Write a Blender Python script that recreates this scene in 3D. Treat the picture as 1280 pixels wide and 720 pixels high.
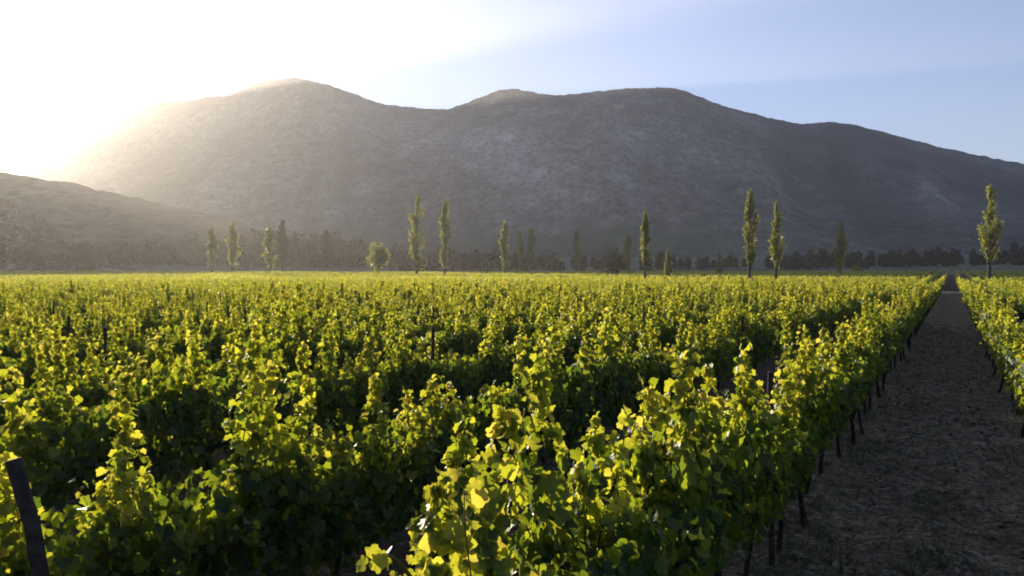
import bpy, math, random
import numpy as np

for o in list(bpy.data.objects):
    bpy.data.objects.remove(o, do_unlink=True)
S = bpy.context.scene
COL = S.collection
R = math.radians

# ------------------------------------------------------------------ camera
FPX, CX, HY = 1100.0, 640.0, 344.0          # focal length in px of the 1280 px photograph, horizon row
EYE = 2.45
cam = bpy.data.objects.new('camera', bpy.data.cameras.new('camera'))
COL.objects.link(cam)
cam.data.sensor_width = 36.0
cam.data.lens = 36.0 * FPX / 1280.0
cam.data.clip_start, cam.data.clip_end = 0.05, 30000.0
cam.location = (0, 0, EYE)
cam.rotation_euler = (R(90) - math.atan((360 - HY) / FPX), 0, 0)
S.camera = cam

# ------------------------------------------------------------------ light
SUN_AZ = math.atan((15 - CX) / FPX)         # azimuth from +Y, clockwise positive
SUN_EL = R(8.2)
W = bpy.data.worlds.new('World'); S.world = W; W.use_nodes = True
nt = W.node_tree; nt.nodes.clear()
sky = nt.nodes.new('ShaderNodeTexSky'); sky.sky_type = 'NISHITA'; sky.sun_disc = False
sky.sun_elevation = SUN_EL; sky.sun_rotation = SUN_AZ
sky.altitude = 600; sky.air_density = 1.0; sky.dust_density = 0.4; sky.ozone_density = 3.0
bg = nt.nodes.new('ShaderNodeBackground'); bg.inputs['Strength'].default_value = 0.084
wo = nt.nodes.new('ShaderNodeOutputWorld')
tn = nt.nodes.new('ShaderNodeMix'); tn.data_type = 'RGBA'; tn.blend_type = 'MULTIPLY'; tn.inputs[0].default_value = 1.0
tn.inputs[7].default_value = (1.12, .93, 1.05, 1); nt.links.new(sky.outputs[0], tn.inputs[6])
nt.links.new(tn.outputs[2], bg.inputs[0]); nt.links.new(bg.outputs[0], wo.inputs[0])
sl = bpy.data.lights.new('sun', 'SUN'); sl.energy = 5.0; sl.angle = R(0.5); sl.color = (1.0, 0.86, 0.64)
sun = bpy.data.objects.new('sun', sl); COL.objects.link(sun)
sun.rotation_euler = (R(90) - SUN_EL, 0, math.pi - SUN_AZ)
sun.location = (-40, 60, 60)
HAZE_DENSITY, HAZE_G = 0.000145, 0.54

S.view_settings.view_transform = 'Standard'; S.view_settings.look = 'None'
S.view_settings.exposure = 1.3; S.view_settings.gamma = 1.0; S.view_settings.use_curve_mapping = False
cy = S.cycles
cy.use_denoising = True
cy.max_bounces = 6; cy.diffuse_bounces = 3; cy.glossy_bounces = 2; cy.transmission_bounces = 4
cy.volume_bounces = 2; cy.filter_width = 1.8; cy.transparent_max_bounces = 6
cy.caustics_reflective = False; cy.caustics_refractive = False

# ------------------------------------------------------------------ helpers
def link(o): COL.objects.link(o); return o

def mesh_from(name, V, F, mat, parent=None, tint=None, smooth=False):
    """one mesh object from numpy vertices (n,3) and triangles or quads (m,k)"""
    V = np.asarray(V, np.float32); F = np.asarray(F, np.int32)
    me = bpy.data.meshes.new(name)
    n, k = F.shape
    me.vertices.add(len(V)); me.vertices.foreach_set('co', V.ravel())
    me.loops.add(n * k); me.loops.foreach_set('vertex_index', F.ravel())
    me.polygons.add(n); me.polygons.foreach_set('loop_start', np.arange(0, n * k, k, dtype=np.int32))
    if smooth: me.polygons.foreach_set('use_smooth', np.ones(n, bool))
    if tint is not None:
        a = me.attributes.new('tint', 'FLOAT', 'POINT'); a.data.foreach_set('value', np.asarray(tint, np.float32))
    me.update(calc_edges=True)
    me.materials.append(mat)
    o = link(bpy.data.objects.new(name, me))
    if parent: o.parent = parent
    return o

def tag(o, label=None, cat=None, group=None, kind=None):
    for k, v in (('label', label), ('category', cat), ('group', group), ('kind', kind)):
        if v: o[k] = v
    return o

def empty(name, loc=(0, 0, 0), rz=0, sc=1.0):
    o = link(bpy.data.objects.new(name, None)); o.location = loc; o.rotation_euler = (0, 0, rz)
    o.scale = (sc,) * 3; o.empty_display_size = 0.3
    return o

class MB:
    """collects vertices / triangles"""
    def __init__(s): s.v, s.f, s.t, s.n = [], [], [], 0
    def add(s, V, F, t=None):
        V = np.asarray(V, float); s.v.append(V); s.f.append(np.asarray(F, int) + s.n); s.n += len(V)
        s.t.append(np.zeros(len(V)) if t is None else np.broadcast_to(t, (len(V),)))
    def tube(s, P, rad, k=6):
        P = np.asarray(P, float); rad = np.broadcast_to(np.asarray(rad, float), (len(P),))
        T = np.gradient(P, axis=0); T /= np.linalg.norm(T, axis=1)[:, None] + 1e-9
        ref = np.array([0.31, 0.93, 0.2]) if abs(T[0, 2]) > .6 else np.array([.1, .1, 1.])
        A = np.cross(T, ref); A /= np.linalg.norm(A, axis=1)[:, None] + 1e-9; B = np.cross(T, A)
        an = np.linspace(0, 2 * np.pi, k, endpoint=False)
        V = P[:, None] + rad[:, None, None] * (A[:, None] * np.cos(an)[None, :, None] + B[:, None] * np.sin(an)[None, :, None])
        F = []
        for i in range(len(P) - 1):
            for j in range(k):
                a, b = i * k + j, i * k + (j + 1) % k
                F += [(a, b, b + k), (a, b + k, a + k)]
        V = V.reshape(-1, 3); c0, c1 = len(V), len(V) + 1
        V = np.vstack([V, P[0], P[-1]])
        for j in range(k):
            F += [(c0, (j + 1) % k, j), (c1, (len(P) - 1) * k + j, (len(P) - 1) * k + (j + 1) % k)]
        s.add(V, F)
    def build(s, name, mat, parent=None, tint=False, smooth=False):
        return mesh_from(name, np.vstack(s.v), np.vstack(s.f), mat, parent, np.concatenate(s.t) if tint else None, smooth)

_rs = np.random.RandomState(7); _tab = _rs.rand(256, 256)
def vnoise(x, y):
    x = np.asarray(x, float); y = np.asarray(y, float)
    xi, yi = np.floor(x).astype(int), np.floor(y).astype(int); fx, fy = x - xi, y - yi
    fx = fx * fx * fx * (fx * (fx * 6 - 15) + 10); fy = fy * fy * fy * (fy * (fy * 6 - 15) + 10)
    g = lambda a, b: _tab[a % 256, b % 256]
    return (g(xi, yi) * (1 - fx) + g(xi + 1, yi) * fx) * (1 - fy) + (g(xi, yi + 1) * (1 - fx) + g(xi + 1, yi + 1) * fx) * fy
def fbm(x, y, oct=5, gain=.5):
    s, a, n = 0, 1., 0
    for i in range(oct):
        s = s + a * (vnoise(x * 2**i + 17 * i, y * 2**i + 31 * i) * 2 - 1); n += a; a *= gain
    return s / n
def ridged(x, y, oct=4):
    s, a, n = 0, 1., 0
    for i in range(oct):
        s = s + a * (1 - np.abs(vnoise(x * 2**i + 57 * i, y * 2**i + 11 * i) * 2 - 1) * 2); n += a; a *= .5
    return s / n

def gz(x, y):
    """ground height: flat vineyard, gentle rise beyond the cross track"""
    r = np.hypot(x, y)
    return np.interp(r, [0, 128, 180, 260, 350, 420, 500, 700, 900, 1200], [0, 0, .35, 1.25, 2.3, 6.3, 9.5, 16, 21, 28])

# ------------------------------------------------------------------ materials
def new_mat(name):
    m = bpy.data.materials.new(name); m.use_nodes = True
    n = m.node_tree; n.nodes.clear()
    out = n.nodes.new('ShaderNodeOutputMaterial')
    return m, n, out
def N(n, t, **kw):
    x = n.nodes.new(t)
    for k, v in kw.items():
        if k in x.inputs.keys(): x.inputs[k].default_value = v
        else: setattr(x, k, v)
    return x
def ramp(n, stops, src):
    r = n.nodes.new('ShaderNodeValToRGB'); e = r.color_ramp.elements
    while len(e) < len(stops): e.new(0.5)
    for i, (p, c) in enumerate(stops): e[i].position = p; e[i].color = (*c, 1)
    n.links.new(src, r.inputs[0]); return r
def noise(n, scale, detail=4, rough=.55, vec=None, dist=0):
    x = N(n, 'ShaderNodeTexNoise', Scale=scale, Detail=detail, Roughness=rough, Distortion=dist)
    if vec: n.links.new(vec, x.inputs['Vector'])
    return x
def mixc(n, a, b, fac, mode='MIX'):
    m = n.nodes.new('ShaderNodeMix'); m.data_type = 'RGBA'; m.blend_type = mode
    for sock, v in ((m.inputs[0], fac), (m.inputs[6], a), (m.inputs[7], b)):
        if isinstance(v, (int, float)): sock.default_value = v
        elif isinstance(v, tuple): sock.default_value = (*v, 1)
        else: n.links.new(v, sock)
    return m.outputs[2]

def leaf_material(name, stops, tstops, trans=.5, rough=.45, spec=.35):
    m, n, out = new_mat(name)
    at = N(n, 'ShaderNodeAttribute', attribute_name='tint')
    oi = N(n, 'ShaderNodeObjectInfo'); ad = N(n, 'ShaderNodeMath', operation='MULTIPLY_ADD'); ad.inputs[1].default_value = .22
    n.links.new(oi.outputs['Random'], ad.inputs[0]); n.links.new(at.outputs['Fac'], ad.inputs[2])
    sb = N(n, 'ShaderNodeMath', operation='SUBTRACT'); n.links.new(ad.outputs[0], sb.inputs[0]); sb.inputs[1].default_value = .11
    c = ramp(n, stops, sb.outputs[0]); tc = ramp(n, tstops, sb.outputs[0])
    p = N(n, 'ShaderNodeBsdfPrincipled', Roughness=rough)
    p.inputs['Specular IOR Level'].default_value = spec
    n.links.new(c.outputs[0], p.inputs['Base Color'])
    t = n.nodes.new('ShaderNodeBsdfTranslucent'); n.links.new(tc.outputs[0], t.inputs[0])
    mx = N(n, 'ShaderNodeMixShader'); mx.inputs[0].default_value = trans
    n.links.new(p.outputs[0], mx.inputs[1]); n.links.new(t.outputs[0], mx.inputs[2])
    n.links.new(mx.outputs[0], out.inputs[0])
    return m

def rough_material(name, stops, scale=6, rough=.9, bump=.3, bdist=.02, detail=6):
    m, n, out = new_mat(name)
    tc = N(n, 'ShaderNodeTexCoord')
    nz = noise(n, scale, detail, .65, tc.outputs['Object'])
    c = ramp(n, stops, nz.outputs[0])
    p = N(n, 'ShaderNodeBsdfPrincipled', Roughness=rough); p.inputs['Specular IOR Level'].default_value = .15
    b = N(n, 'ShaderNodeBump', Strength=bump, Distance=bdist)
    n.links.new(nz.outputs[0], b.inputs['Height']); n.links.new(b.outputs[0], p.inputs['Normal'])
    n.links.new(c.outputs[0], p.inputs['Base Color']); n.links.new(p.outputs[0], out.inputs[0])
    return m

M_VINE = leaf_material('vine_leaf',
    [(0, (.022, .052, .016)), (.45, (.062, .112, .022)), (.8, (.11, .15, .028)), (1, (.16, .16, .035))],
    [(0, (.07, .13, .012)), (.4, (.36, .42, .018)), (.75, (.66, .65, .04)), (1, (.82, .70, .08))], trans=.56, rough=.46, spec=.3)
M_POPLAR = leaf_material('poplar_leaf',
    [(0, (.035, .05, .014)), (.5, (.085, .10, .02)), (1, (.14, .14, .035))],
    [(0, (.13, .17, .02)), (.5, (.36, .40, .035)), (1, (.54, .52, .06))], trans=.5)
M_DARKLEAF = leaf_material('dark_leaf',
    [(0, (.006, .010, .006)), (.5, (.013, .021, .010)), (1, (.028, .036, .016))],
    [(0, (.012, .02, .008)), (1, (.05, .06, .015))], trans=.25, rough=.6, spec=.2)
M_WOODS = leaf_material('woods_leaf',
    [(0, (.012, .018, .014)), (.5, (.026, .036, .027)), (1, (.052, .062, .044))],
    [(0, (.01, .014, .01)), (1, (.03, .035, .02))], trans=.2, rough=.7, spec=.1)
M_SCRUB = leaf_material('scrub_leaf',
    [(0, (.04, .04, .03)), (.5, (.085, .08, .056)), (1, (.15, .135, .10))],
    [(0, (.03, .03, .015)), (1, (.11, .09, .055))], trans=.2, rough=.8, spec=.1)
M_STRAW = leaf_material('dry_grass',
    [(0, (.06, .05, .03)), (.5, (.17, .145, .10)), (1, (.36, .31, .22))],
    [(0, (.03, .025, .01)), (1, (.16, .13, .07))], trans=.25, rough=.8, spec=.1)
M_WEED = leaf_material('weed_leaf',
    [(0, (.06, .06, .03)), (.5, (.13, .12, .07)), (1, (.28, .25, .17))],
    [(0, (.04, .06, .015)), (1, (.14, .15, .05))], trans=.35, rough=.7, spec=.2)
M_BARK = rough_material('vine_bark', [(.3, (.010, .008, .006)), (.7, (.045, .034, .026))], 30, .95, .8, .01)
M_CANE = rough_material('cane', [(.3, (.07, .06, .02)), (.7, (.13, .09, .035))], 12, .7, .2)
M_POST = rough_material('post_wood', [(.3, (.018, .014, .011)), (.7, (.07, .056, .044))], 14, .95, .7, .01)
M_TRUNK = rough_material('tree_bark', [(.3, (.03, .026, .02)), (.7, (.09, .08, .062))], 4, .95, .6, .05)
M_CLOD = rough_material('clod', [(.3, (.10, .08, .055)), (.7, (.36, .30, .22))], 3, .95, .4)
M_WIRE = rough_material('wire', [(.3, (.10, .10, .10)), (.7, (.2, .2, .2))], 4, .5, 0)

def ground_material(name, kind):
    m, n, out = new_mat(name)
    g = N(n, 'ShaderNodeNewGeometry'); P = g.outputs['Position']
    n1 = noise(n, .9, 8, .7, P, .6); n2 = noise(n, 9, 6, .75, P, 1.0); n3 = noise(n, 40, 4, .7, P)
    if kind == 'track':
        base = ramp(n, [(.36, (.055, .041, .026)), (.52, (.245, .186, .112)), (.69, (.60, .49, .34))], n2.outputs[0])
    else:
        base = ramp(n, [(.3, (.035, .025, .016)), (.52, (.085, .063, .040)), (.72, (.16, .125, .082))], n2.outputs[0])
    fine = ramp(n, [(.3, (.55, .55, .55)), (.7, (1.45, 1.42, 1.38))], n3.outputs[0])
    big = ramp(n, [(.3, (.7, .7, .7)), (.7, (1.3, 1.3, 1.28))], n1.outputs[0])
    c = mixc(n, base.outputs[0], fine.outputs[0], 1.0, 'MULTIPLY'); c = mixc(n, c, big.outputs[0], 1.0, 'MULTIPLY')
    if kind == 'plain':      # grass and stubble beyond the vineyard
        ln = N(n, 'ShaderNodeVectorMath', operation='LENGTH'); n.links.new(P, ln.inputs[0])
        mr = N(n, 'ShaderNodeMapRange'); mr.inputs['From Min'].default_value = 350; mr.inputs['From Max'].default_value = 362
        n.links.new(ln.outputs['Value'], mr.inputs['Value'])
        n4 = noise(n, .02, 5, .6, P)
        gr = ramp(n, [(.35, (.08, .09, .05)), (.6, (.15, .155, .09)), (.75, (.21, .20, .13))], n4.outputs[0])
        c = mixc(n, c, gr.outputs[0], mr.outputs[0])
    p = N(n, 'ShaderNodeBsdfPrincipled', Roughness=.95); p.inputs['Specular IOR Level'].default_value = .1
    b = N(n, 'ShaderNodeBump', Strength=.9, Distance=.05); n.links.new(n2.outputs[0], b.inputs['Height'])
    b2 = N(n, 'ShaderNodeBump', Strength=.7, Distance=.012); n.links.new(n3.outputs[0], b2.inputs['Height'])
    n.links.new(b.outputs[0], b2.inputs['Normal']); n.links.new(b2.outputs[0], p.inputs['Normal'])
    n.links.new(c, p.inputs['Base Color']); n.links.new(p.outputs[0], out.inputs[0])
    return m
M_GROUND = ground_material('soil', 'plain'); M_TRACK = ground_material('track_soil', 'track')
M_CROSS = rough_material('cross_track_soil', [(.3, (.16, .135, .10)), (.7, (.30, .26, .20))], .8, .95, .4, .05)

def hill_material(name, tones, scale, k=.9):
    m, n, out = new_mat(name)
    g = N(n, 'ShaderNodeNewGeometry'); mp = N(n, 'ShaderNodeMapping'); mp.inputs['Scale'].default_value = (1, .36, 1)   # scrub grows in lines down the slope
    n.links.new(g.outputs['Position'], mp.inputs['Vector']); P = mp.outputs[0]
    a = noise(n, .0034 * scale, 6, .62, P, .5); b = noise(n, .05 * scale, 5, .8, P, .2); v = N(n, 'ShaderNodeTexVoronoi', Scale=.11 * scale)
    n.links.new(P, v.inputs['Vector'])
    soil = ramp(n, [(.36, tones[0]), (.55, tones[1]), (.70, tones[2])], a.outputs[0])
    spots = ramp(n, [(.12, (.45, .47, .45)), (.55, (1.15, 1.12, 1.1))], v.outputs['Distance'])
    mott = ramp(n, [(.36, (.42, .44, .44)), (.5, (.88, .88, .88)), (.64, (1.75, 1.68, 1.6))], b.outputs[0])
    c = mixc(n, soil.outputs[0], spots.outputs[0], .8, 'MULTIPLY'); c = mixc(n, c, mott.outputs[0], k, 'MULTIPLY')
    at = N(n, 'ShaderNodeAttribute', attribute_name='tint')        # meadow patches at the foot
    gl = N(n, 'ShaderNodeAttribute', attribute_name='relief_shade')       # relief shading painted into the colour: hollows darker, spurs lighter
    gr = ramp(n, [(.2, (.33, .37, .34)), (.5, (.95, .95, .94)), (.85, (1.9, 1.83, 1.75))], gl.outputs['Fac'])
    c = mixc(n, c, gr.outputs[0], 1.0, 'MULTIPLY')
    c = mixc(n, c, (.055, .085, .045), at.outputs['Fac'])
    p = N(n, 'ShaderNodeBsdfPrincipled', Roughness=1.0); p.inputs['Specular IOR Level'].default_value = 0
    bm = N(n, 'ShaderNodeBump', Strength=1.0, Distance=5.0 / scale); n.links.new(b.outputs[0], bm.inputs['Height'])
    n.links.new(bm.outputs[0], p.inputs['Normal'])
    n.links.new(c, p.inputs['Base Color']); n.links.new(p.outputs[0], out.inputs[0])
    return m
M_MOUNT = hill_material('mountain_rock', [(.056, .053, .047), (.108, .100, .090), (.20, .185, .17)], 1.0, .65)
M_RIDGE = hill_material('ridge_rock', [(.022, .029, .022), (.040, .047, .036), (.064, .068, .054)], 1.5, .35)
M_HILL = hill_material('hillside_rock', [(.09, .076, .06), (.16, .138, .11), (.24, .21, .17)], 4.0)

# ------------------------------------------------------------------ ground
def polar(az0, az1, nc, radii):
    az = np.linspace(az0, az1, nc); A, RR = np.meshgrid(az, radii)
    return np.sin(A) * RR, np.cos(A) * RR, A, RR
def grid_faces(nr, nc):
    i, j = np.meshgrid(np.arange(nr - 1), np.arange(nc - 1), indexing='ij'); a = (i * nc + j).ravel()
    return np.stack([a, a + 1, a + nc + 1, a + nc], 1)

rad = np.concatenate([[0.01], np.geomspace(.6, 160, 120), np.linspace(170, 1200, 60), np.linspace(1300, 2250, 6)])
x, y, A, RR = polar(-math.pi, math.pi, 361, rad)
z = gz(x, y) + .035 * fbm(x * .8, y * .8, 3) * np.clip(1 - RR / 60, 0, 1)
tag(mesh_from('ground', np.stack([x, y, z], -1).reshape(-1, 3), grid_faces(*x.shape)[:, ::-1], M_GROUND, smooth=True), kind='structure')

TH = math.atan((1190 - CX) / FPX)
U = np.array([math.sin(TH), math.cos(TH)]); Vv = np.array([math.cos(TH), -math.sin(TH)])     # along the rows / to their right
def rc(a, t): return a * Vv[0] + t * U[0], a * Vv[1] + t * U[1]
T_END, T_NEXT = 134.0, 141.5                                    # the cross track between the two blocks
def strip(name, a0, a1, na, t0, t1, ntt, mat, lift):
    a, t = np.meshgrid(np.linspace(a0, a1, na), np.linspace(t0, t1, ntt)); X, Y = rc(a, t); rr = np.hypot(X, Y)
    Z = gz(X, Y) + .035 * fbm(X * .8, Y * .8, 3) * np.clip(1 - rr / 60, 0, 1) + lift
    e = (a - a0) * (a1 - a) / ((a1 - a0) / 2)**2
    ruts = -.028 * (np.exp(-((a - (ROW0 + RIGHT0) / 2 - .62) / .2)**2) + np.exp(-((a - (ROW0 + RIGHT0) / 2 + .62) / .2)**2)) if name == 'dirt_track' else 0
    Z = Z + np.clip(e * 4, 0, 1) * (.035 + ruts + (.03 * fbm(X * 3, Y * 3, 3) if name == 'dirt_track' else 0))
    return tag(mesh_from(name, np.stack([X, Y, Z], -1).reshape(-1, 3), grid_faces(ntt, na), mat, smooth=True), kind='structure')
ROW0, GAP, RIGHT0 = -1.325, 2.35, 1.02
strip('dirt_track', ROW0 - .45, RIGHT0 + .15, 48, -6, T_END, 1400, M_TRACK, .004)
strip('cross_track', -160, 60, 200, T_END + .2, T_NEXT - .6, 6, M_CROSS, .006)

# ------------------------------------------------------------------ mountains
def crest_fn(pts):
    p = np.array(pts, float)
    xs = np.arange(p[0, 0], p[-1, 0] + 1, 4.0); ys = np.interp(xs, p[:, 0], p[:, 1])
    k = np.array([1, 2, 3, 2, 1.]) / 9; yp = np.pad(ys, 2, 'edge'); ys = np.convolve(yp, k, 'valid')
    return lambda px: np.interp(px, xs, ys)

def mountain(name, pts, r0f, rcf, back, nr, nc, px0, px1, mat, power, amp, spur_scale, meadow=None, fine=2.0, base=None):
    cf = crest_fn(pts)
    az = np.arctan((np.linspace(px0, px1, nc) - CX) / FPX); px = CX + FPX * np.tan(az)
    crest = rcf(px); foot = r0f(px)
    tt = np.concatenate([np.linspace(0, 1, nr), np.linspace(1, 2, nr // 3)[1:]])
    T, PX = np.meshgrid(tt, px, indexing='ij'); AZ = np.arctan((PX - CX) / FPX)
    C, Fo = rcf(PX), r0f(PX)
    RR = np.where(T <= 1, Fo + (C - Fo) * T, C + (T - 1) * back)
    X, Y = RR * np.sin(AZ), RR * np.cos(AZ)
    el = (HY - cf(PX)) / FPX * np.cos(AZ)                            # tangent of crest elevation along its azimuth
    H = EYE + el * C
    B = gz(Fo * np.sin(AZ), Fo * np.cos(AZ)) - 1.0
    tq = np.clip(T, 0, 1)
    prof = .25 * tq + .75 * tq**power
    Z = B + (H - B) * prof
    wgt = (tq * (1 - tq) * 4)**.8
    k = spur_scale
    warp = .5 * fbm(X / (k * 2.5), Y / (k * 2.5), 2)
    sp = .3 + .55 * fbm(PX / (k * .22) + warp + RR / (k * 5.), RR / (k * 4.) + warp, 3, .45) + .25 * ridged(PX / (k * .5) + warp + RR / (k * 3.), RR / (k * 6.), 1)
    Z = Z + (H - B) * wgt * amp * (sp - .3 + .45 * fbm(X / k, Y / k, 4, .42))
    Zl = EYE + el * RR * (1 - .012 * (1 - tq))                        # nothing in front may rise over the crest line
    Z = np.where(T < 1, np.minimum(Z, Zl), Z)
    Z = np.maximum(Z, B)
    drop = np.clip(T - 1, 0, 1)
    Z = np.where(T > 1, H - (H * .5) * drop**1.2 * (1 + .2 * fbm(X / k, Y / k, 3)), Z)
    Z = Z + fine * (fbm(X / 15, Y / 45, 3) + .4 * fbm(X / 6.5, Y / 60, 2)) * np.clip(tq * 6, 0, 1) * np.clip(2 - T, 0, 1)
    Z = np.where((T == 0) | (T == 2), np.minimum(Z, gz(X, Y) - 3), Z)
    tint = np.zeros_like(X)
    if meadow: tint = meadow(PX, HY - (Z - EYE) / (RR * np.cos(AZ)) * FPX, X, Y)
    o = mesh_from(name, np.stack([X, Y, Z], -1).reshape(-1, 3), grid_faces(*X.shape)[:, ::-1], mat, tint=tint.ravel(), smooth=True)
    fold_shade = .5 + 1.5 * (sp - .3) * np.clip(wgt * 1.6, 0, 1) + .30 * fbm(X / (k * .3), Y / (k * .9), 4)  # mask for the painted relief shade, low in the folds, high on the spurs
    at = o.data.attributes.new('relief_shade', 'FLOAT', 'POINT'); at.data.foreach_set('value', np.clip(fold_shade, 0, 1).astype(np.float32).ravel())
    return tag(o, kind='structure')

def meadow_main(px, py, X, Y):
    n = fbm(X / 90, Y / 90, 4)
    m = np.clip(1.5 - ((px - 850) / 90)**2 - ((py - 300) / 20)**2 + n * 1.2, 0, 1)
    low = np.clip((py - 268 - 16 * n) / 40, 0, 1) * np.clip((1080 - px) / 200, 0, 1) * .6
    return np.maximum(m * .8, low)
MAIN = [(-500, 290), (-200, 262), (-60, 240), (20, 222), (60, 208), (100, 182), (150, 146), (190, 126), (210, 128), (235, 127), (262, 121), (285, 121), (310, 110),
        (330, 103), (352, 99), (370, 97), (388, 102), (410, 107), (430, 114), (450, 121), (470, 129), (490, 133), (520, 135), (560, 138), (580, 130), (600, 123),
        (620, 115), (640, 111), (662, 115), (690, 120), (715, 118), (740, 116), (780, 112), (820, 110), (842, 111), (860, 116), (880, 124), (900, 132), (925, 139),
        (950, 145), (975, 151), (1000, 155), (1020, 154), (1040, 152), (1060, 155), (1080, 160), (1115, 169), (1150, 178), (1175, 184), (1200, 190), (1240, 198),
        (1280, 206), (1350, 226), (1500, 262), (1800, 310)]
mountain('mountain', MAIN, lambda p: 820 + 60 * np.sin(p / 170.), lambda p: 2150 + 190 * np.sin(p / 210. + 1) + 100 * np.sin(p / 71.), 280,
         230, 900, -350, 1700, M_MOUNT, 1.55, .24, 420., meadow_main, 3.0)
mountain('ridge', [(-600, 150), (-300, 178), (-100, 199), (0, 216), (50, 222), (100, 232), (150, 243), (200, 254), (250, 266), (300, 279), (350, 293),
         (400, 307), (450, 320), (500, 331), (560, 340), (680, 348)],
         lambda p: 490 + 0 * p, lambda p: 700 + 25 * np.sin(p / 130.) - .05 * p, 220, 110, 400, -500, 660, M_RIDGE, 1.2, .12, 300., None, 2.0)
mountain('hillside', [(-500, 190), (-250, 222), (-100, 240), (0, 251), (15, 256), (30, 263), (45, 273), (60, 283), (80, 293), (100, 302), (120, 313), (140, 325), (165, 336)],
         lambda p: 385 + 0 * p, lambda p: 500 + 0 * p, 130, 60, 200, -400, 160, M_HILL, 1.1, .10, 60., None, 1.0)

# ------------------------------------------------------------------ leaves
def leaf_hi():
    half = [(.0, .03), (.16, -.10), (.38, -.09), (.53, .12), (.47, .26), (.60, .48), (.50, .62), (.34, .67), (.20, .86)]
    o = [half[0]] + half[1:] + [(0, 1.0)] + [(-x, y) for x, y in half[:0:-1]]
    P = np.array([(0, .34)] + o); n = len(o)
    zz = .30 * np.abs(P[:, 0]) - .22 * P[:, 1]**2; zz[0] += .04
    zz += .05 * np.sin(np.arange(n + 1) * 2.1)
    F = [(0, 1 + i, 1 + (i + 1) % n) for i in range(n)]
    return np.column_stack([P, zz]), np.array(F)
def leaf_mid():
    P = np.array([(0, -.03, 0), (.5, .08, .15), (.52, .5, .1), (0, 1, -.2), (-.52, .5, .1), (-.5, .08, .15)])
    return P, np.array([(0, 1, 2), (0, 2, 3), (0, 3, 4), (0, 4, 5)])
def leaf_low():
    P = np.array([(0, -.05, 0), (.55, .4, .12), (0, 1, -.12), (-.55, .4, .12)])
    return P, np.array([(0, 1, 2), (0, 2, 3)])
LEAF_HI, LEAF_MID, LEAF_LOW = leaf_hi(), leaf_mid(), leaf_low()

def unit(a): return a / (np.linalg.norm(a, axis=-1, keepdims=True) + 1e-9)
def place_leaves(tpl, P, T, Nn, Sz, tint):
    """copies of a leaf template: base P, tip direction T, normal N, size S -> vertices, triangles, tint"""
    Vt, Ft = tpl
    T = unit(T); Nn = unit(Nn - (Nn * T).sum(-1, keepdims=True) * T); B = np.cross(T, Nn)
    Vx = P[:, None] + Sz[:, None, None] * (Vt[None, :, 0:1] * B[:, None] + Vt[None, :, 1:2] * T[:, None] + Vt[None, :, 2:3] * Nn[:, None])
    k = len(Vt); F = Ft[None] + (np.arange(len(P)) * k)[:, None, None]
    return Vx.reshape(-1, 3), F.reshape(-1, 3), np.repeat(tint, k)

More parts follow.
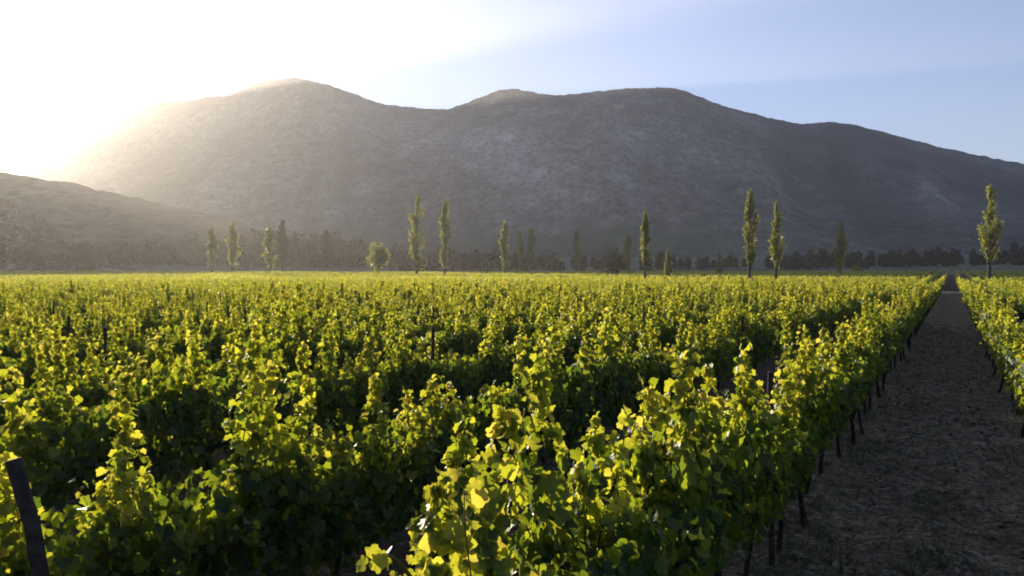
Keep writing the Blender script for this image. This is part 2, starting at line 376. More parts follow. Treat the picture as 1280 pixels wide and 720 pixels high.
def vine_leaves(rs, dens=1.0, width=1.0, top=1.0):
    """shoots and leaves of one vine: x along the row, y across it"""
    Ps, Ts, Ns, Ss, Ti, shoots = [], [], [], [], [], []
    NF = 6
    cx = np.linspace(-.48, .48, NF) + rs.normal(0, .06, NF)
    ct = rs.choice(3, NF, p=[.34, .38, .28])                              # tall, middling and low flames of shoots
    vig = rs.uniform(.90, 1.05)
    ch = vig * np.where(ct == 0, rs.uniform(1.78, 2.12, NF), np.where(ct == 1, rs.uniform(1.50, 1.74, NF), rs.uniform(1.20, 1.42, NF))) * top
    cl = rs.normal(0, .13, NF); cxl = rs.normal(0, .13, NF)
    for i in range(22):
        c = i % NF; lead = i < NF
        x0 = cx[c] + rs.normal(0, .02 if lead else .09)
        h = ch[c] if lead else .85 + (ch[c] - .85) * rs.uniform(.30, .72)
        z0 = rs.uniform(.78, .92); yl = cl[c] + rs.normal(0, .04 if lead else .10); xl = cxl[c] + (cx[c] - x0) * .5
        n = max(6, int((h - z0) / .034)); s = np.linspace(0, 1, n)
        wob = rs.uniform(0, 6.3)
        X = x0 + xl * s**1.3 + .02 * np.sin(s * 7 + wob); Y = rs.normal(0, .05) + yl * np.sin(s * 1.7) + .02 * np.cos(s * 8 + wob)
        Z = z0 + (h - z0) * (s - .04 * s**3)
        sh = np.stack([X, Y, Z], 1); shoots.append(sh)
        for rep in range(2):
            keep = rs.rand(n) < ((1.0 if rep == 0 else .75) * dens) if rep == 0 else rs.rand(n) < .6 * dens * (1 - .55 * s)
            ids = np.where(keep)[0]; m = len(ids)
            side = np.where((ids + rep) % 2 == 0, 0, math.pi) + rs.normal(0, .8, m) + (rs.uniform(0, 6.28) if rs.rand() < .3 else math.pi / 2)
            out = np.stack([np.cos(side), np.sin(side), np.zeros(m)], 1)
            pl = (rs.uniform(.03, .075, m) + (rep * .055)) * (1 - .65 * s[ids]) * width
            P = sh[ids] + out * pl[:, None] + np.stack([np.zeros(m), np.zeros(m), rs.uniform(0, .05, m)], 1)
            Ps.append(P); Ts.append(out * .55 + rs.normal(0, .35, (m, 3)) + np.array([0, 0, -.55]))
            Ns.append(out * .65 + rs.normal(0, .38, (m, 3)) + np.array([0, 0, .5]))
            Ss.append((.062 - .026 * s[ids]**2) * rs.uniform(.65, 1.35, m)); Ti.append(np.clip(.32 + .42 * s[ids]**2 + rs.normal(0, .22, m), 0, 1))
    for c in range(NF):                                                 # each flame fills out as a ragged cone
        m = int(135 * dens * (ch[c] - .7)); ph = rs.uniform(0, 6.3, 2); u = rs.uniform(.15, 1, m)**.9; an = rs.uniform(0, 6.28, m)
        r = (.125 * (1 - u)**.8 + .014) * np.sqrt(rs.rand(m)) * (1.15 + .45 * np.sin(u * 15 + ph[0]) + .35 * np.cos(an * 2 + u * 7 + ph[1])) * width
        out = np.stack([np.cos(an), np.sin(an), 0 * an], 1)
        P = out * r[:, None] + np.stack([cx[c] + cxl[c] * u**1.3, cl[c] * np.sin(u * 1.7), .85 + (ch[c] - .90) * u], 1)
        Ps.append(P); Ts.append(out * .5 + rs.normal(0, .4, (m, 3)) + np.array([0, 0, -.45])); Ns.append(out * .7 + rs.normal(0, .4, (m, 3)) + np.array([0, 0, .45]))
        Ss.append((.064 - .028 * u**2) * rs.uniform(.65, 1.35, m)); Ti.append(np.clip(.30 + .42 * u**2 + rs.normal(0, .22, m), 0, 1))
    m = int(700 * dens)                                                 # older leaves hanging on the flanks
    sd = np.sign(rs.rand(m) - .5); yy = sd * rs.uniform(.06, .28, m) * width
    zz = .52 + .14 * rs.rand() + .78 * rs.rand(m)**.7; yy = yy * np.clip((zz - .50) / .42, .25, 1)
    P = np.stack([rs.uniform(-.62, .62, m), yy, zz], 1)
    out = np.stack([rs.normal(0, .5, m), sd, np.zeros(m)], 1)
    Ps.append(P); Ts.append(out * .3 + rs.normal(0, .3, (m, 3)) + np.array([0, 0, -.8]))
    Ns.append(out * .8 + rs.normal(0, .35, (m, 3)) + np.array([0, 0, .35]))
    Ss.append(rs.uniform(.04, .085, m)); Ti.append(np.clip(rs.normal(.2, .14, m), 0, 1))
    return np.vstack(Ps), np.vstack(Ts), np.vstack(Ns), np.concatenate(Ss), np.concatenate(Ti), shoots

def make_vine(seed, dens=1.0):
    rs = np.random.RandomState(seed)
    root = empty('grape_vine')
    tr = MB()
    w = rs.uniform(0, 6.3); zz = np.linspace(-.08, .82, 9); s = np.linspace(0, 1, 9)
    lean = rs.normal(0, .10, 2)
    P = np.stack([lean[0] * (1 - s) + .04 * np.sin(s * 6 + w), lean[1] * (1 - s) + .02 * np.cos(s * 5 + w), zz], 1)
    tr.tube(P, np.array([.040, .034, .028, .026, .024, .024, .026, .030, .034]) * rs.uniform(.8, 1.25), 8)
    for sg in (-1, 1):
        q = np.linspace(0, 1, 7)
        tr.tube(np.stack([sg * .58 * q + P[-1, 0], P[-1, 1] + .03 * np.sin(q * 5 + w), .78 + .07 * np.sin(q * 2.4) + .02 * np.sin(q * 9)], 1), np.linspace(.026, .013, 7), 6)
    tr.build('trunk', M_BARK, root, smooth=True)
    P, T, Nn, Sz, Ti, shoots = vine_leaves(rs, dens)
    cn = MB()
    for sh in shoots: cn.tube(sh[::2] if len(sh) > 6 else sh, np.linspace(.0055, .002, len(sh[::2] if len(sh) > 6 else sh)), 3)
    cn.build('shoots', M_CANE, root)
    V, F, t = place_leaves(LEAF_HI, P, T, Nn, Sz, Ti)
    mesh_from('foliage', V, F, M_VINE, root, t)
    return root

def copy_tree(o, parent=None):
    c = o.copy(); COL.objects.link(c)
    if parent: c.parent = parent
    for ch in o.children: copy_tree(ch, c)
    return c

# ------------------------------------------------------------------ the rows of vines
ORD = ('first second third fourth fifth sixth seventh eighth ninth tenth eleventh twelfth thirteenth fourteenth fifteenth sixteenth seventeenth eighteenth '
       'nineteenth twentieth').split()
def nth(k):
    if k < 20: return ORD[k]
    tens = 'twent thirt fort fift sixt sevent eight ninet'.split()[(k + 1) // 10 - 2]; u = (k + 1) % 10
    return tens + 'ieth' if u == 0 else tens + 'y-' + ORD[u - 1]

STEP = 1.1
rng = random.Random(5); nrs = np.random.RandomState(11)
spots = []                                                             # (depth, row, a, t, x, y, px)
rows = [(-i, ROW0 - GAP * i) for i in range(0, 125)] + [(i + 1, RIGHT0 + GAP * i) for i in range(0, 22)]
for ri, a in rows:
    t = 2.3 if ri == 0 else 2.55 if ri < 0 else 3.0
    while t < T_END:
        x, y = rc(a, t)
        if y > 1.0:
            px = CX + FPX * x / y
            if -500 < px < 1550 and (ri in (0, 1) or rng.random() > .02): spots.append((y, ri, a, t, x, y, px))
        t += STEP
spots.sort()
NEAR = [s for s in spots if -30 < s[6] < 1330][:300]
near_ids = {(s[1], round(s[3], 3)) for s in NEAR}
VARIANTS = 12
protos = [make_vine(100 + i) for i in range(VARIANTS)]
end_vine = make_vine(207, 1.35)
used = set()
by_row = {}
for s in NEAR: by_row.setdefault(s[1], []).append(s)
def row_phrase(ri):
    if ri in (0, 1): return "the row lining the track's %s edge" % ('left', 'right')[ri]
    return 'the %s row %s of the track' % ((nth(-ri), 'left') if ri < 0 else (nth(ri - 1), 'right'))
vi = 0
for ri in sorted(by_row, key=lambda r: -r):
    for k, s in enumerate(sorted(by_row[ri], key=lambda q: q[3])):
        p = (k * 5 + abs(ri) * 7 + (0 if ri <= 0 else 3)) % VARIANTS
        if ri == 0 and k == 0: o = end_vine
        else: o = protos[p] if p not in used else copy_tree(protos[p]); used.add(p)
        x, y = s[4], s[5]
        o.location = (x, y, float(gz(x, y)))
        o.rotation_euler = (0, 0, math.pi / 2 - TH + (math.pi if rng.random() < .5 else 0) + rng.uniform(-.08, .08))
        sc = rng.uniform(.93, 1.05); o.scale = (sc, sc, sc * rng.uniform(.92, 1.07) * (1.10 if ri == 0 and k < 4 else 1))
        lab = 'leafy grape vine, %s in view along %s' % (nth(k), row_phrase(ri))
        if ri == 0 and k == 0: lab = 'grape vine with bright lime leaves at the ragged near end of the trackside row'
        tag(o, lab, 'grape vine', 'grape vines trained in rows across the vineyard')
        vi += 1

# vines beyond the nearest 300: one mass
def far_mass():
    lods = []
    for tpl, dens, size, cnt in ((LEAF_MID, .50, 1.45, 8), (LEAF_LOW, .22, 2.2, 8), (LEAF_LOW, .075, 3.6, 8)):
        lst = []
        for i in range(cnt):
            rs = np.random.RandomState(500 + i + int(dens * 100))
            P, T, Nn, Sz, Ti, sh = vine_leaves(rs, dens)
            V, F, t = place_leaves(tpl, P, T, Nn, Sz * size, Ti)
            tr = MB(); tr.tube([(0, 0, -.05), (.02, .01, .4), (0, 0, .85)], .035, 4)
            V2, F2 = tr.v[0], tr.f[0]
            lst.append((np.vstack([V, V2]), np.vstack([F, F2 + len(V)]), np.concatenate([t, np.zeros(len(V2))]), np.concatenate([np.zeros(len(F), int), np.ones(len(F2), int)])))
        lods.append(lst)
    far = [s for s in spots if (s[1], round(s[3], 3)) not in near_ids]
    for ri, a in [(-i, ROW0 - GAP * i) for i in range(-60, 200)]:         # the second block, past the cross track
        t = T_NEXT
        while t < 345:
            x, y = rc(a, t)
            if y > 60 and np.hypot(x, y) < 352:
                px = CX + FPX * x / y
                if -120 < px < 1400: far.append((y, ri, a, t, x, y, px))
            t += STEP * (1.6 if t > T_NEXT + 14 else 1)
    Vs, Fs, Ts, Ms, n = [], [], [], [], 0
    for s in far:
        y = s[0]; lod = 0 if y < 60 else 1 if y < 120 else 2
        if not -60 < s[6] < 1340: lod = max(lod, 1)
        V, F, t, m = lods[lod][nrs.randint(8)]
        an = math.pi / 2 - TH + (math.pi if nrs.rand() < .5 else 0); c, sn = math.cos(an), math.sin(an)
        sc = nrs.uniform(.92, 1.06)
        stretch = 1.6 if lod == 2 and s[3] > T_NEXT + 14 else 1.0
        X = (V[:, 0] * stretch * c - V[:, 1] * sn) * sc + s[4]; Y = (V[:, 0] * stretch * sn + V[:, 1] * c) * sc + s[5]
        pv = float(fbm(np.array([s[4] / 9.]), np.array([s[5] / 9.]), 3)[0]); t = t + .22 * pv + nrs.normal(0, .06)
        Vs.append(np.stack([X, Y, V[:, 2] * sc * nrs.uniform(.90, 1.07) * (1 + .10 * pv) + gz(s[4], s[5])], 1)); Fs.append(F + n); Ts.append(t); Ms.append(m); n += len(V)
    o = mesh_from('distant_vines', np.vstack(Vs), np.vstack(Fs), M_VINE, tint=np.concatenate(Ts))
    o.data.materials.append(M_BARK); o.data.polygons.foreach_set('material_index', np.concatenate(Ms).astype(np.int32))
    tag(o, 'rows of sunlit green vines filling the vineyard beyond the nearest plants', 'vineyard', kind='stuff')
    print('far vines', len(far), 'verts', n)
far_mass()

# drooping cane at the near end of the trackside row
rs = np.random.RandomState(3)
first = min((s for s in NEAR if s[1] == 0), key=lambda q: q[3])
par = [o for o in COL.objects if o.get('label', '').startswith('grape vine with bright lime')][0]
from mathutils import Matrix, Euler, Vector
Mi = Matrix.LocRotScale(par.location, par.rotation_euler, par.scale).inverted()
loc = lambda p: np.array(Mi @ Vector(p))
q = np.linspace(0, 1, 8); A, B = np.array([-.27, 2.42, 1.60]), np.array([-.345, 2.22, 1.735])
Pw = [loc(A * (1 - u) + B * u + np.array([0, 0, .03 * math.sin(u * 3)])) for u in q]
cb = MB(); cb.tube(Pw, np.linspace(.007, .003, 8), 5)
cane = cb.build('drooping_cane', M_CANE, par); cane['label'] = 'brown cane poking out sideways with a few bright leaves'
n = 7; Pl = np.array([Pw[-1 - (i % 3)] for i in range(n)]) + rs.normal(0, .018, (n, 3))
V, F, t = place_leaves(LEAF_HI, Pl, rs.normal(0, .5, (n, 3)) + np.array([0, 0, -.3]), rs.normal(0, .5, (n, 3)) + np.array([0, 0, .4]), rs.uniform(.035, .06, n), rs.uniform(.6, 1, n))
mesh_from('leaves', V, F, M_VINE, cane, t)

# ------------------------------------------------------------------ trellis posts
def make_post(h, r, seed, lean=(0, 0)):
    rs = np.random.RandomState(seed); m = MB(); s = np.linspace(0, 1, 8)
    P = np.stack([lean[0] * s + rs.normal(0, .004, 8), lean[1] * s + rs.normal(0, .004, 8), -.15 + (h + .15) * s], 1)
    m.tube(P, r * (1.06 - .12 * s) * rs.uniform(.96, 1.04, 8), 10)
    o = m.build('trellis_post', M_POST, smooth=True)
    return o
G_POST = 'wooden trellis posts along the vine rows'
o = make_post(1.72, .034, 1, (-.44, .03)); y = 3.45; o.location = ((17 - CX) / FPX * y + .42, y, 0)
tag(o, 'thick dark wooden end post leaning over at the start of the second row', 'post', G_POST)
post_protos = [make_post(1.70, .023, 20 + i, (rng.uniform(-.05, .05), rng.uniform(-.05, .05))) for i in range(5)]
pu = set(); pk = 0
for ri, a in rows[:16] + rows[125:128]:
    cnt = 0; t = 2.55 + 5 * STEP - STEP / 2 + (abs(ri) % 3) * STEP
    while t < 46:
        x, y = rc(a, t)
        if y > 2 and -10 < CX + FPX * x / y < 1290:
            q = pk % 5; pk += 1
            o = post_protos[q] if q not in pu else copy_tree(post_protos[q]); pu.add(q)
            o.location = (x, y, 0); o.rotation_euler = (0, 0, rng.uniform(0, 6.3)); o.scale = (1, 1, rng.uniform(.94, 1.06))
            tag(o, 'thin dark trellis post, %s in view along %s' % (nth(cnt), row_phrase(ri)), 'post', G_POST); cnt += 1
        t += 8 * STEP

# ------------------------------------------------------------------ straw, weeds
def straw():
    rs = np.random.RandomState(9); n = 26000
    t = 3 + 42 * rs.rand(n)**1.7; a = rs.uniform(ROW0 - .1, RIGHT0 + .1, n)
    X, Y = rc(a, t); cl = fbm(X * 1.6, Y * 1.6, 3); keep = rs.rand(n) < np.clip(.5 + 1.3 * cl, .08, 1); X, Y = X[keep], Y[keep]; n = len(X)
    Z = gz(X, Y) + .045 + rs.uniform(0, .03, n)
    P = np.stack([X, Y, Z], 1); T = np.stack([rs.normal(0, 1, n), rs.normal(0, 1, n), rs.normal(.05, .18, n)], 1); Nn = np.tile([0, 0, 1.], (n, 1)) + rs.normal(0, .3, (n, 3))
    L = rs.uniform(.05, .22, n)
    tpl = (np.array([(-.03, 0, 0), (.03, 0, 0), (.022, .55, .04), (-.022, .55, .04), (0, 1, 0)]), np.array([(0, 1, 2), (0, 2, 3), (3, 2, 4)]))
    V, F, tt = place_leaves(tpl, P, T, Nn, L, np.clip(rs.normal(.45, .22, n), 0, 1))
    tag(mesh_from('dry_grass', V, F, M_STRAW, tint=tt), 'dry grass and straw littering the dirt track', 'dry grass', kind='stuff')
straw()
def weeds():
    rs = np.random.RandomState(19); Pl = []
    for k in range(1500):
        side = rs.rand()
        a = (ROW0 + rs.normal(.05, .25)) if side < .6 else (RIGHT0 + rs.normal(-.05, .2)) if side < .85 else rs.normal(-.15, .22); t = 3.5 + 45 * rs.rand()**1.6
        X, Y = rc(a, t); m = rs.randint(14, 34); h = rs.uniform(.05, .20)
        an = rs.uniform(0, 6.28, m)
        Pl.append((np.tile([X, Y, gz(X, Y)], (m, 1)) + np.stack([np.cos(an) * .05, np.sin(an) * .05, 0 * an], 1),
                   np.stack([np.cos(an) * rs.uniform(.2, .9, m), np.sin(an) * rs.uniform(.2, .9, m), np.ones(m)], 1), h * rs.uniform(.6, 1.1, m)))
    P, T, L = (np.vstack([p[0] for p in Pl]), np.vstack([p[1] for p in Pl]), np.concatenate([p[2] for p in Pl])); n = len(P)
    tpl = (np.array([(-.022, 0, 0), (.022, 0, 0), (.018, .5, .05), (-.018, .5, .05), (0, 1, -.12)]), np.array([(0, 1, 2), (0, 2, 3), (3, 2, 4)]))
    V, F, tt = place_leaves(tpl, P, T, rs.normal(0, 1, (n, 3)), L, np.clip(rs.normal(.5, .25, n), 0, 1))
    tag(mesh_from('weeds', V, F, M_WEED, tint=tt), 'pale weeds and grass tufts under the vines along the track', 'weeds', kind='stuff')
weeds()
def fallen():
    """dead leaves and prunings lying between the rows"""
    rs = np.random.RandomState(41); n = 9000
    a = rs.uniform(ROW0 - GAP * 5, RIGHT0 + GAP, n); t = 1.5 + 40 * rs.rand(n)**1.3; X, Y = rc(a, t)
    P = np.stack([X, Y, gz(X, Y) + .05 + rs.uniform(0, .03, n)], 1)
    V, F, tt = place_leaves(LEAF_MID, P, np.stack([rs.normal(0, 1, n), rs.normal(0, 1, n), rs.normal(0, .3, n)], 1), np.tile([0, 0, 1.], (n, 1)) + rs.normal(0, .4, (n, 3)), rs.uniform(.03, .08, n), np.clip(rs.normal(.4, .25, n), 0, 1))
    tag(mesh_from('fallen_leaves', V, F, M_STRAW, tint=tt), 'dead brown vine leaves fallen on the soil between rows', 'leaf litter', kind='stuff')
fallen()
def clods():
    """loose lumps of earth and small stones on the track"""
    rs = np.random.RandomState(23); n = 5200
    t = 3 + 40 * rs.rand(n)**1.6; a = rs.uniform(ROW0 - .25, RIGHT0 + .2, n); X, Y = rc(a, t)
    ic = np.array([(0, 0, 1), (.89, 0, .45), (.28, .85, .45), (-.72, .53, .45), (-.72, -.53, .45), (.28, -.85, .45), (.72, .53, -.45), (-.28, .85, -.45), (-.89, 0, -.45), (-.28, -.85, -.45), (.72, -.53, -.45), (0, 0, -1)])
    fc = np.array([(0, 1, 2), (0, 2, 3), (0, 3, 4), (0, 4, 5), (0, 5, 1), (1, 6, 2), (2, 7, 3), (3, 8, 4), (4, 9, 5), (5, 10, 1), (6, 7, 2), (7, 8, 3), (8, 9, 4), (9, 10, 5), (10, 6, 1), (11, 7, 6), (11, 8, 7), (11, 9, 8), (11, 10, 9), (11, 6, 10)])
    sz = .008 + .03 * rs.rand(n)**2.5
    V = ic[None] * (1 + rs.normal(0, .22, (n, 12, 1))) * sz[:, None, None] * rs.uniform(.6, 1.3, (n, 1, 3)) + np.stack([X, Y, gz(X, Y) + .03 + sz * .3], 1)[:, None]
    F = fc[None] + (np.arange(n) * 12)[:, None, None]
    tag(mesh_from('clods', V.reshape(-1, 3), F.reshape(-1, 3), M_CLOD), 'loose earth clods and small stones scattered on the dirt track', 'clods', kind='stuff')
clods()

# ------------------------------------------------------------------ trees
def at(px, depth): return (px - CX) / FPX * depth, depth
def tree(kind, name, px, ytop, ybase, wpx, depth, mat, label, cat, seed, group=None, nleaf=2200, trunk_frac=.1):
    rs = np.random.RandomState(seed)
    x, y = at(px, depth); g = float(gz(x, y))
    z0 = g; ztop = EYE + (HY - ytop) * depth / FPX; h = ztop - z0; w = wpx * depth / FPX
    root = empty(name, (x, y, g)); tag(root, label, cat, group)
    tr = MB(); s = np.linspace(0, 1, 9); bend = rs.normal(0, .012 * h, 2)
    top = .96 if kind == 'poplar' else .6
    tr.tube(np.stack([bend[0] * np.sin(s * 3), bend[1] * np.sin(s * 2.5), -.3 + (top * h + .3) * s], 1), (h * .016 + .04) * (1 - .85 * s) + .02, 7)
    P = []
    zb = trunk_frac * h
    if kind == 'poplar':
        nl = 26; lop = rs.uniform(.6, 1.4, 12)
        for i in range(nl):
            sb = rs.uniform(0.02, .84); an = rs.uniform(0, 6.28); z = zb + (h - zb) * sb
            prof = np.interp(sb, [0, .12, .35, .6, .85, 1], [.5, .85, 1., .8, .38, .08]) * lop[int(sb * 11)]
            reach = w / 2 * prof * rs.uniform(.55, 1.0); ln = min((h - zb) * rs.uniform(.12, .24), (h - z) * rs.uniform(.75, .98))
            q = np.linspace(0, 1, 6)
            L = np.stack([np.cos(an) * reach * q**.6, np.sin(an) * reach * q**.6, z + ln * q], 1); L[:, 2] = np.minimum(L[:, 2], h * .99)
            tr.tube(L, np.linspace(.012 * h * (1 - sb) + .02, .012, 6), 4)
            m = nleaf // nl; u = rs.uniform(.15, 1.08, m)
            c = np.stack([np.interp(u, q, L[:, k]) for k in range(3)], 1)
            P.append(c + rs.normal(0, 1, (m, 3)) * np.array([w * .075, w * .075, h * .018]) * (1.1 - .75 * sb))
        m = nleaf // 7; u = rs.rand(m); P.append(np.stack([rs.normal(0, w * .07, m) * (1.05 - u), rs.normal(0, w * .07, m) * (1.05 - u), zb + (.3 + .72 * u) * (h - zb)], 1))
    else:
        nc = 26
        for i in range(nc):
            d = unit(rs.normal(0, 1, 3)); d[2] = d[2] * .9
            rr = rs.uniform(.35, .95)
            c = np.array([d[0] * w * .40 * rr, d[1] * w * .40 * rr, zb + (h - zb) * (.5 + .42 * d[2] * rr)])
            q = np.linspace(0, 1, 4)[:, None]; tr.tube(np.array([0, 0, zb + .15 * h]) * (1 - q) + c * q, np.linspace(.02 * h * .5, .02, 4), 4)
            m = nleaf // nc; b = unit(rs.normal(0, 1, (m, 3))) * rs.rand(m, 1)**.45 * np.array([w * .2, w * .2, (h - zb) * .19]) * rs.uniform(.7, 1.15)
            P.append(c + b)
    tr.build('trunk', M_TRUNK, root, smooth=True)
    P = np.vstack(P); P[:, 2] = np.maximum(P[:, 2], zb * .8); n = len(P)
    sz = max(.16, 1.9 * depth / FPX) * rs.uniform(.7, 1.3, n)
    V, F, t = place_leaves(LEAF_LOW, P, rs.normal(0, 1, (n, 3)) + np.array([0, 0, .3]), rs.normal(0, 1, (n, 3)), sz, np.clip(rs.normal(.5, .22, n), 0, 1))
    mesh_from('crown', V, F, mat, root, t)
    return root

GP = 'poplars standing beyond the vineyard rows'
TREES = [  # kind, name, px, ytop, ybase, width px, depth, material, label
    ('poplar', 'poplar_tree', 521, 246, 340, 22, 255, M_POPLAR, 'tall open-topped poplar with forked crown, left of a slimmer poplar mid-field', GP),
    ('poplar', 'poplar_tree', 556, 248, 340, 16, 250, M_POPLAR, 'tall slim tapering poplar just right of the fork-topped poplar', GP),
    ('poplar', 'poplar_tree', 631, 279, 340, 13, 270, M_POPLAR, 'narrow middling poplar standing alone between tall pair and two pale saplings', GP),
    ('poplar', 'poplar_tree', 651, 292, 338, 9, 330, M_POPLAR, 'short pale poplar, nearer the lone narrow one of two saplings', GP),
    ('poplar', 'poplar_tree', 664, 287, 338, 10, 330, M_POPLAR, 'short pale poplar, taller and right-hand one of two close saplings', GP),
    ('poplar', 'poplar_tree', 721, 291, 338, 11, 330, M_POPLAR, 'faint pale poplar left of the dark round tree in mid-field', GP),
    ('poplar', 'poplar_tree', 784, 294, 338, 11, 320, M_POPLAR, 'faint pale poplar close behind the dark round tree, on its right', GP),
    ('poplar', 'poplar_tree', 807, 266, 350, 15, 143, M_POPLAR, 'spindle-shaped poplar with bare lower trunk, right of the dark round tree', GP),
    ('poplar', 'poplar_tree', 835, 313, 344, 8, 200, M_POPLAR, 'tiny thin poplar sapling beside the spindle-shaped poplar', GP),
    ('poplar', 'poplar_tree', 899, 317, 340, 8, 260, M_POPLAR, 'smallest stubby poplar left of the tall poplar pair on the right', GP),
    ('poplar', 'poplar_tree', 938, 239, 347, 19, 145, M_POPLAR, 'tallest broad poplar, left one of the pair near the right side', GP),
    ('poplar', 'poplar_tree', 970, 253, 346, 17, 147, M_POPLAR, 'dark notched poplar, right one of the pair near the right side', GP),
    ('poplar', 'poplar_tree', 1050, 277, 340, 15, 240, M_POPLAR, 'slender pointed poplar alone between the pair and the trackside poplar', GP),
    ('poplar', 'poplar_tree', 1237, 231, 347, 26, 146, M_POPLAR, 'stout full poplar standing right of the dirt track end', GP),
    ('poplar', 'poplar_tree', 265, 286, 339, 15, 300, M_POPLAR, 'pale poplar, left one of two at the left in front of dark woods', GP),
    ('poplar', 'poplar_tree', 291, 281, 339, 17, 300, M_POPLAR, 'wider pale poplar, right one of two at the left in front of dark woods', GP),
    ('poplar', 'poplar_tree', 337, 284, 339, 19, 300, M_POPLAR, 'olive poplar touching a dark spire-like tree', GP),
    ('poplar', 'spire_tree', 353, 276, 339, 12, 310, M_DARKLEAF, 'dark spire-like tree right against the olive poplar', None),
    ('poplar', 'spire_tree', 408, 289, 339, 15, 320, M_DARKLEAF, 'dark spire-like tree standing alone in front of the woods', None),
    ('round', 'round_tree', 473, 296, 340, 30, 260, M_POPLAR, 'bushy yellow-green tree left of the two tall mid-field poplars', None),
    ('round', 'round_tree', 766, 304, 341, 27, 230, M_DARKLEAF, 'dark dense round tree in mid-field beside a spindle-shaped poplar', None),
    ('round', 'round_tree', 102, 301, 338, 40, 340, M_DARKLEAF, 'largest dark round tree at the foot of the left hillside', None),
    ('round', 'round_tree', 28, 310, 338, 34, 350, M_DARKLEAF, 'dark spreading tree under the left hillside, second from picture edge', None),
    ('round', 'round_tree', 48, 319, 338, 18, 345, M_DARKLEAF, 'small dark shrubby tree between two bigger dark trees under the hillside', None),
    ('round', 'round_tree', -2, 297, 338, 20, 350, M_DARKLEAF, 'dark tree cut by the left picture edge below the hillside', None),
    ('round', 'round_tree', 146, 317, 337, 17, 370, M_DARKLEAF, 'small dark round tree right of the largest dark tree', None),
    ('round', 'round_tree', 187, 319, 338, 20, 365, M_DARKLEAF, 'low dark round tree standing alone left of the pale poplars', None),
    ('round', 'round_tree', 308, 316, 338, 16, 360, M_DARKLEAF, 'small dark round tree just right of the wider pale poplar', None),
    ('round', 'round_tree', 594, 314, 339, 14, 360, M_DARKLEAF, 'small dark olive tree between the slim poplar and the narrow one', None),
    ('round', 'round_tree', 694, 318, 339, 16, 340, M_POPLAR, 'low olive bush-like tree between pale saplings and a faint poplar', None),
    ('round', 'low_bush', 1073, 332, 340, 16, 330, M_POPLAR, 'low flat yellowish bush right of the slender pointed poplar', None),
]
for i, (kd, nm, px, yt, yb, w, d, m, lab, grp) in enumerate(TREES):
    cat = {'poplar_tree': 'poplar', 'low_bush': 'bush'}.get(nm, 'tree')
    tf = {807: .2, 938: .16, 970: .16, 1237: .14}.get(px, .08)
    tree(kd, nm, px, yt, yb, w, d, m, lab, cat, 40 + i, grp, 2600 if kd == 'poplar' else 2200, tf)

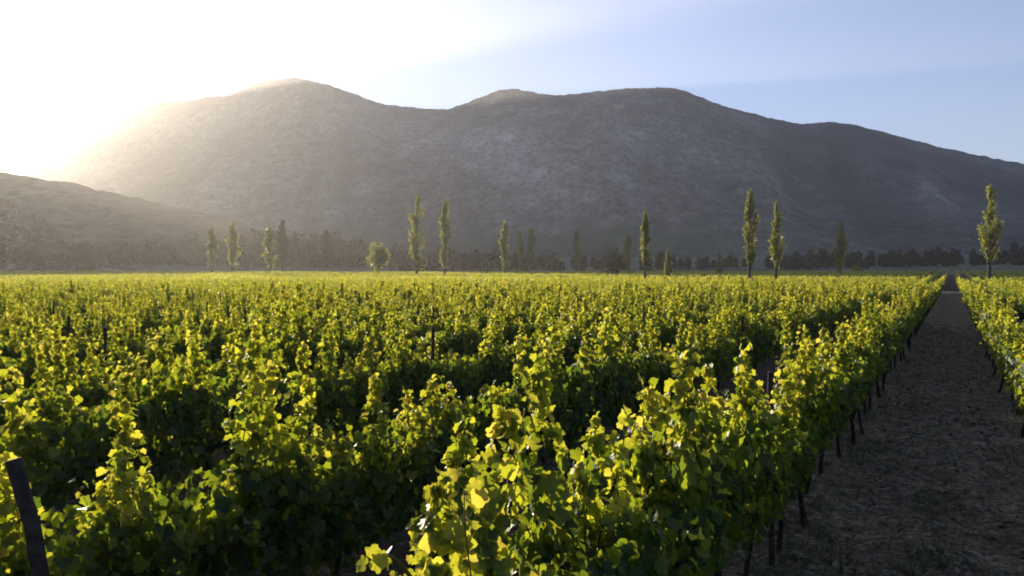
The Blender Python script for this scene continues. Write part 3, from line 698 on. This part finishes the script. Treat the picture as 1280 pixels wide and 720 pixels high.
# the far woods along the valley foot: one dark mass
def woods():
    rs = np.random.RandomState(77); Ps, Ss = [], []
    def belt(x0, x1, ytop, depth, n, spread=60):
        for i in range(n):
            px = rs.uniform(x0, x1); d = depth + rs.uniform(-spread, spread); x, y = at(px, d); g = gz(x, y)
            yt = np.interp(px, ytop[0], ytop[1]) + rs.normal(0, 4.5) + 4 * math.sin(px / 23.) * math.sin(px / 61.); h = max(3, EYE + (HY - yt) * d / FPX - g)
            w = h * rs.uniform(.22, .5); m = 150
            s = rs.rand(m); wd = w * np.sqrt(np.clip(1 - (2 * s - .9)**2 / 1.3, .05, 1)) * .5
            an = rs.uniform(0, 6.28, m); rr = np.sqrt(rs.rand(m))
            Ps.append(np.stack([x + np.cos(an) * rr * wd, y + np.sin(an) * rr * wd, g + h * (.04 + .96 * s)], 1)); Ss.append(np.full(m, 1.9 * depth / 620) * rs.uniform(.6, 1.3, m))
    belt(110, 510, ([110, 150, 240, 300, 400, 470, 510], [318, 312, 305, 300, 298, 306, 314]), 425, 170, 22)
    belt(490, 760, ([490, 560, 640, 700, 760], [316, 318, 321, 324, 327]), 400, 90, 25)
    belt(760, 1000, ([760, 900, 1000], [328, 326, 320]), 400, 45, 20)
    belt(960, 1420, ([960, 1020, 1180, 1280, 1420], [326, 322, 319, 318, 315]), 395, 190, 24)
    P, Sz = np.vstack(Ps), np.concatenate(Ss); n = len(P)
    V, F, t = place_leaves(LEAF_LOW, P, rs.normal(0, 1, (n, 3)) + np.array([0, 0, .4]), rs.normal(0, 1, (n, 3)), Sz, np.clip(rs.normal(.5, .25, n), 0, 1))
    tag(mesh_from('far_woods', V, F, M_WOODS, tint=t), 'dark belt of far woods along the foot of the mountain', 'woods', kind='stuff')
woods()
# scrub on the near hillside
def scrub():
    hill = bpy.data.objects['hillside'].data; n = len(hill.vertices); co = np.empty(n * 3, np.float32); hill.vertices.foreach_get('co', co); co = co.reshape(-1, 3)
    rs = np.random.RandomState(5); ids = rs.randint(0, n * 3 // 4, 1500); Ps, Ts = [], []
    for c in co[ids]:
        m = 26; r = rs.uniform(.8, 2.4)
        Ps.append(c + rs.normal(0, 2, 3) * np.array([1, 1, 0]) + unit(rs.normal(0, 1, (m, 3))) * r * rs.rand(m, 1)**.4 * np.array([1, 1, .8]) + np.array([0, 0, r * .5])); Ts.append(np.full(m, rs.uniform(.1, .9)))
    P = np.vstack(Ps); n = len(P)
    V, F, t = place_leaves(LEAF_LOW, P, rs.normal(0, 1, (n, 3)), rs.normal(0, 1, (n, 3)), rs.uniform(.6, 1.3, n), np.clip(np.concatenate(Ts) + rs.normal(0, .12, n), 0, 1))
    tag(mesh_from('hillside_scrub', V, F, M_SCRUB, tint=t), 'dry scrub bushes dotting the near hillside', 'scrub', kind='stuff')
scrub()

# ------------------------------------------------------------------ haze
def haze():
    x0, x1, y0, y1, z0, z1 = -2300, 3000, -2900, 2900, -8.0, 486.0
    V = [(x, y, z) for z in (z0, z1) for y in (y0, y1) for x in (x0, x1)]
    F = [(0, 2, 3, 1), (4, 5, 7, 6), (0, 1, 5, 4), (2, 6, 7, 3), (0, 4, 6, 2), (1, 3, 7, 5)]
    m, n, out = new_mat('haze')
    v = N(n, 'ShaderNodeVolumePrincipled'); v.inputs['Color'].default_value = (.98, .96, .96, 1)
    v.inputs['Density'].default_value = HAZE_DENSITY; v.inputs['Anisotropy'].default_value = HAZE_G
    n.links.new(v.outputs[0], out.inputs['Volume'])
    o = mesh_from('haze', V, F, m); o.display_type = 'WIRE'
    tag(o, 'thin sunlit haze filling the valley', 'haze', kind='stuff')
haze()
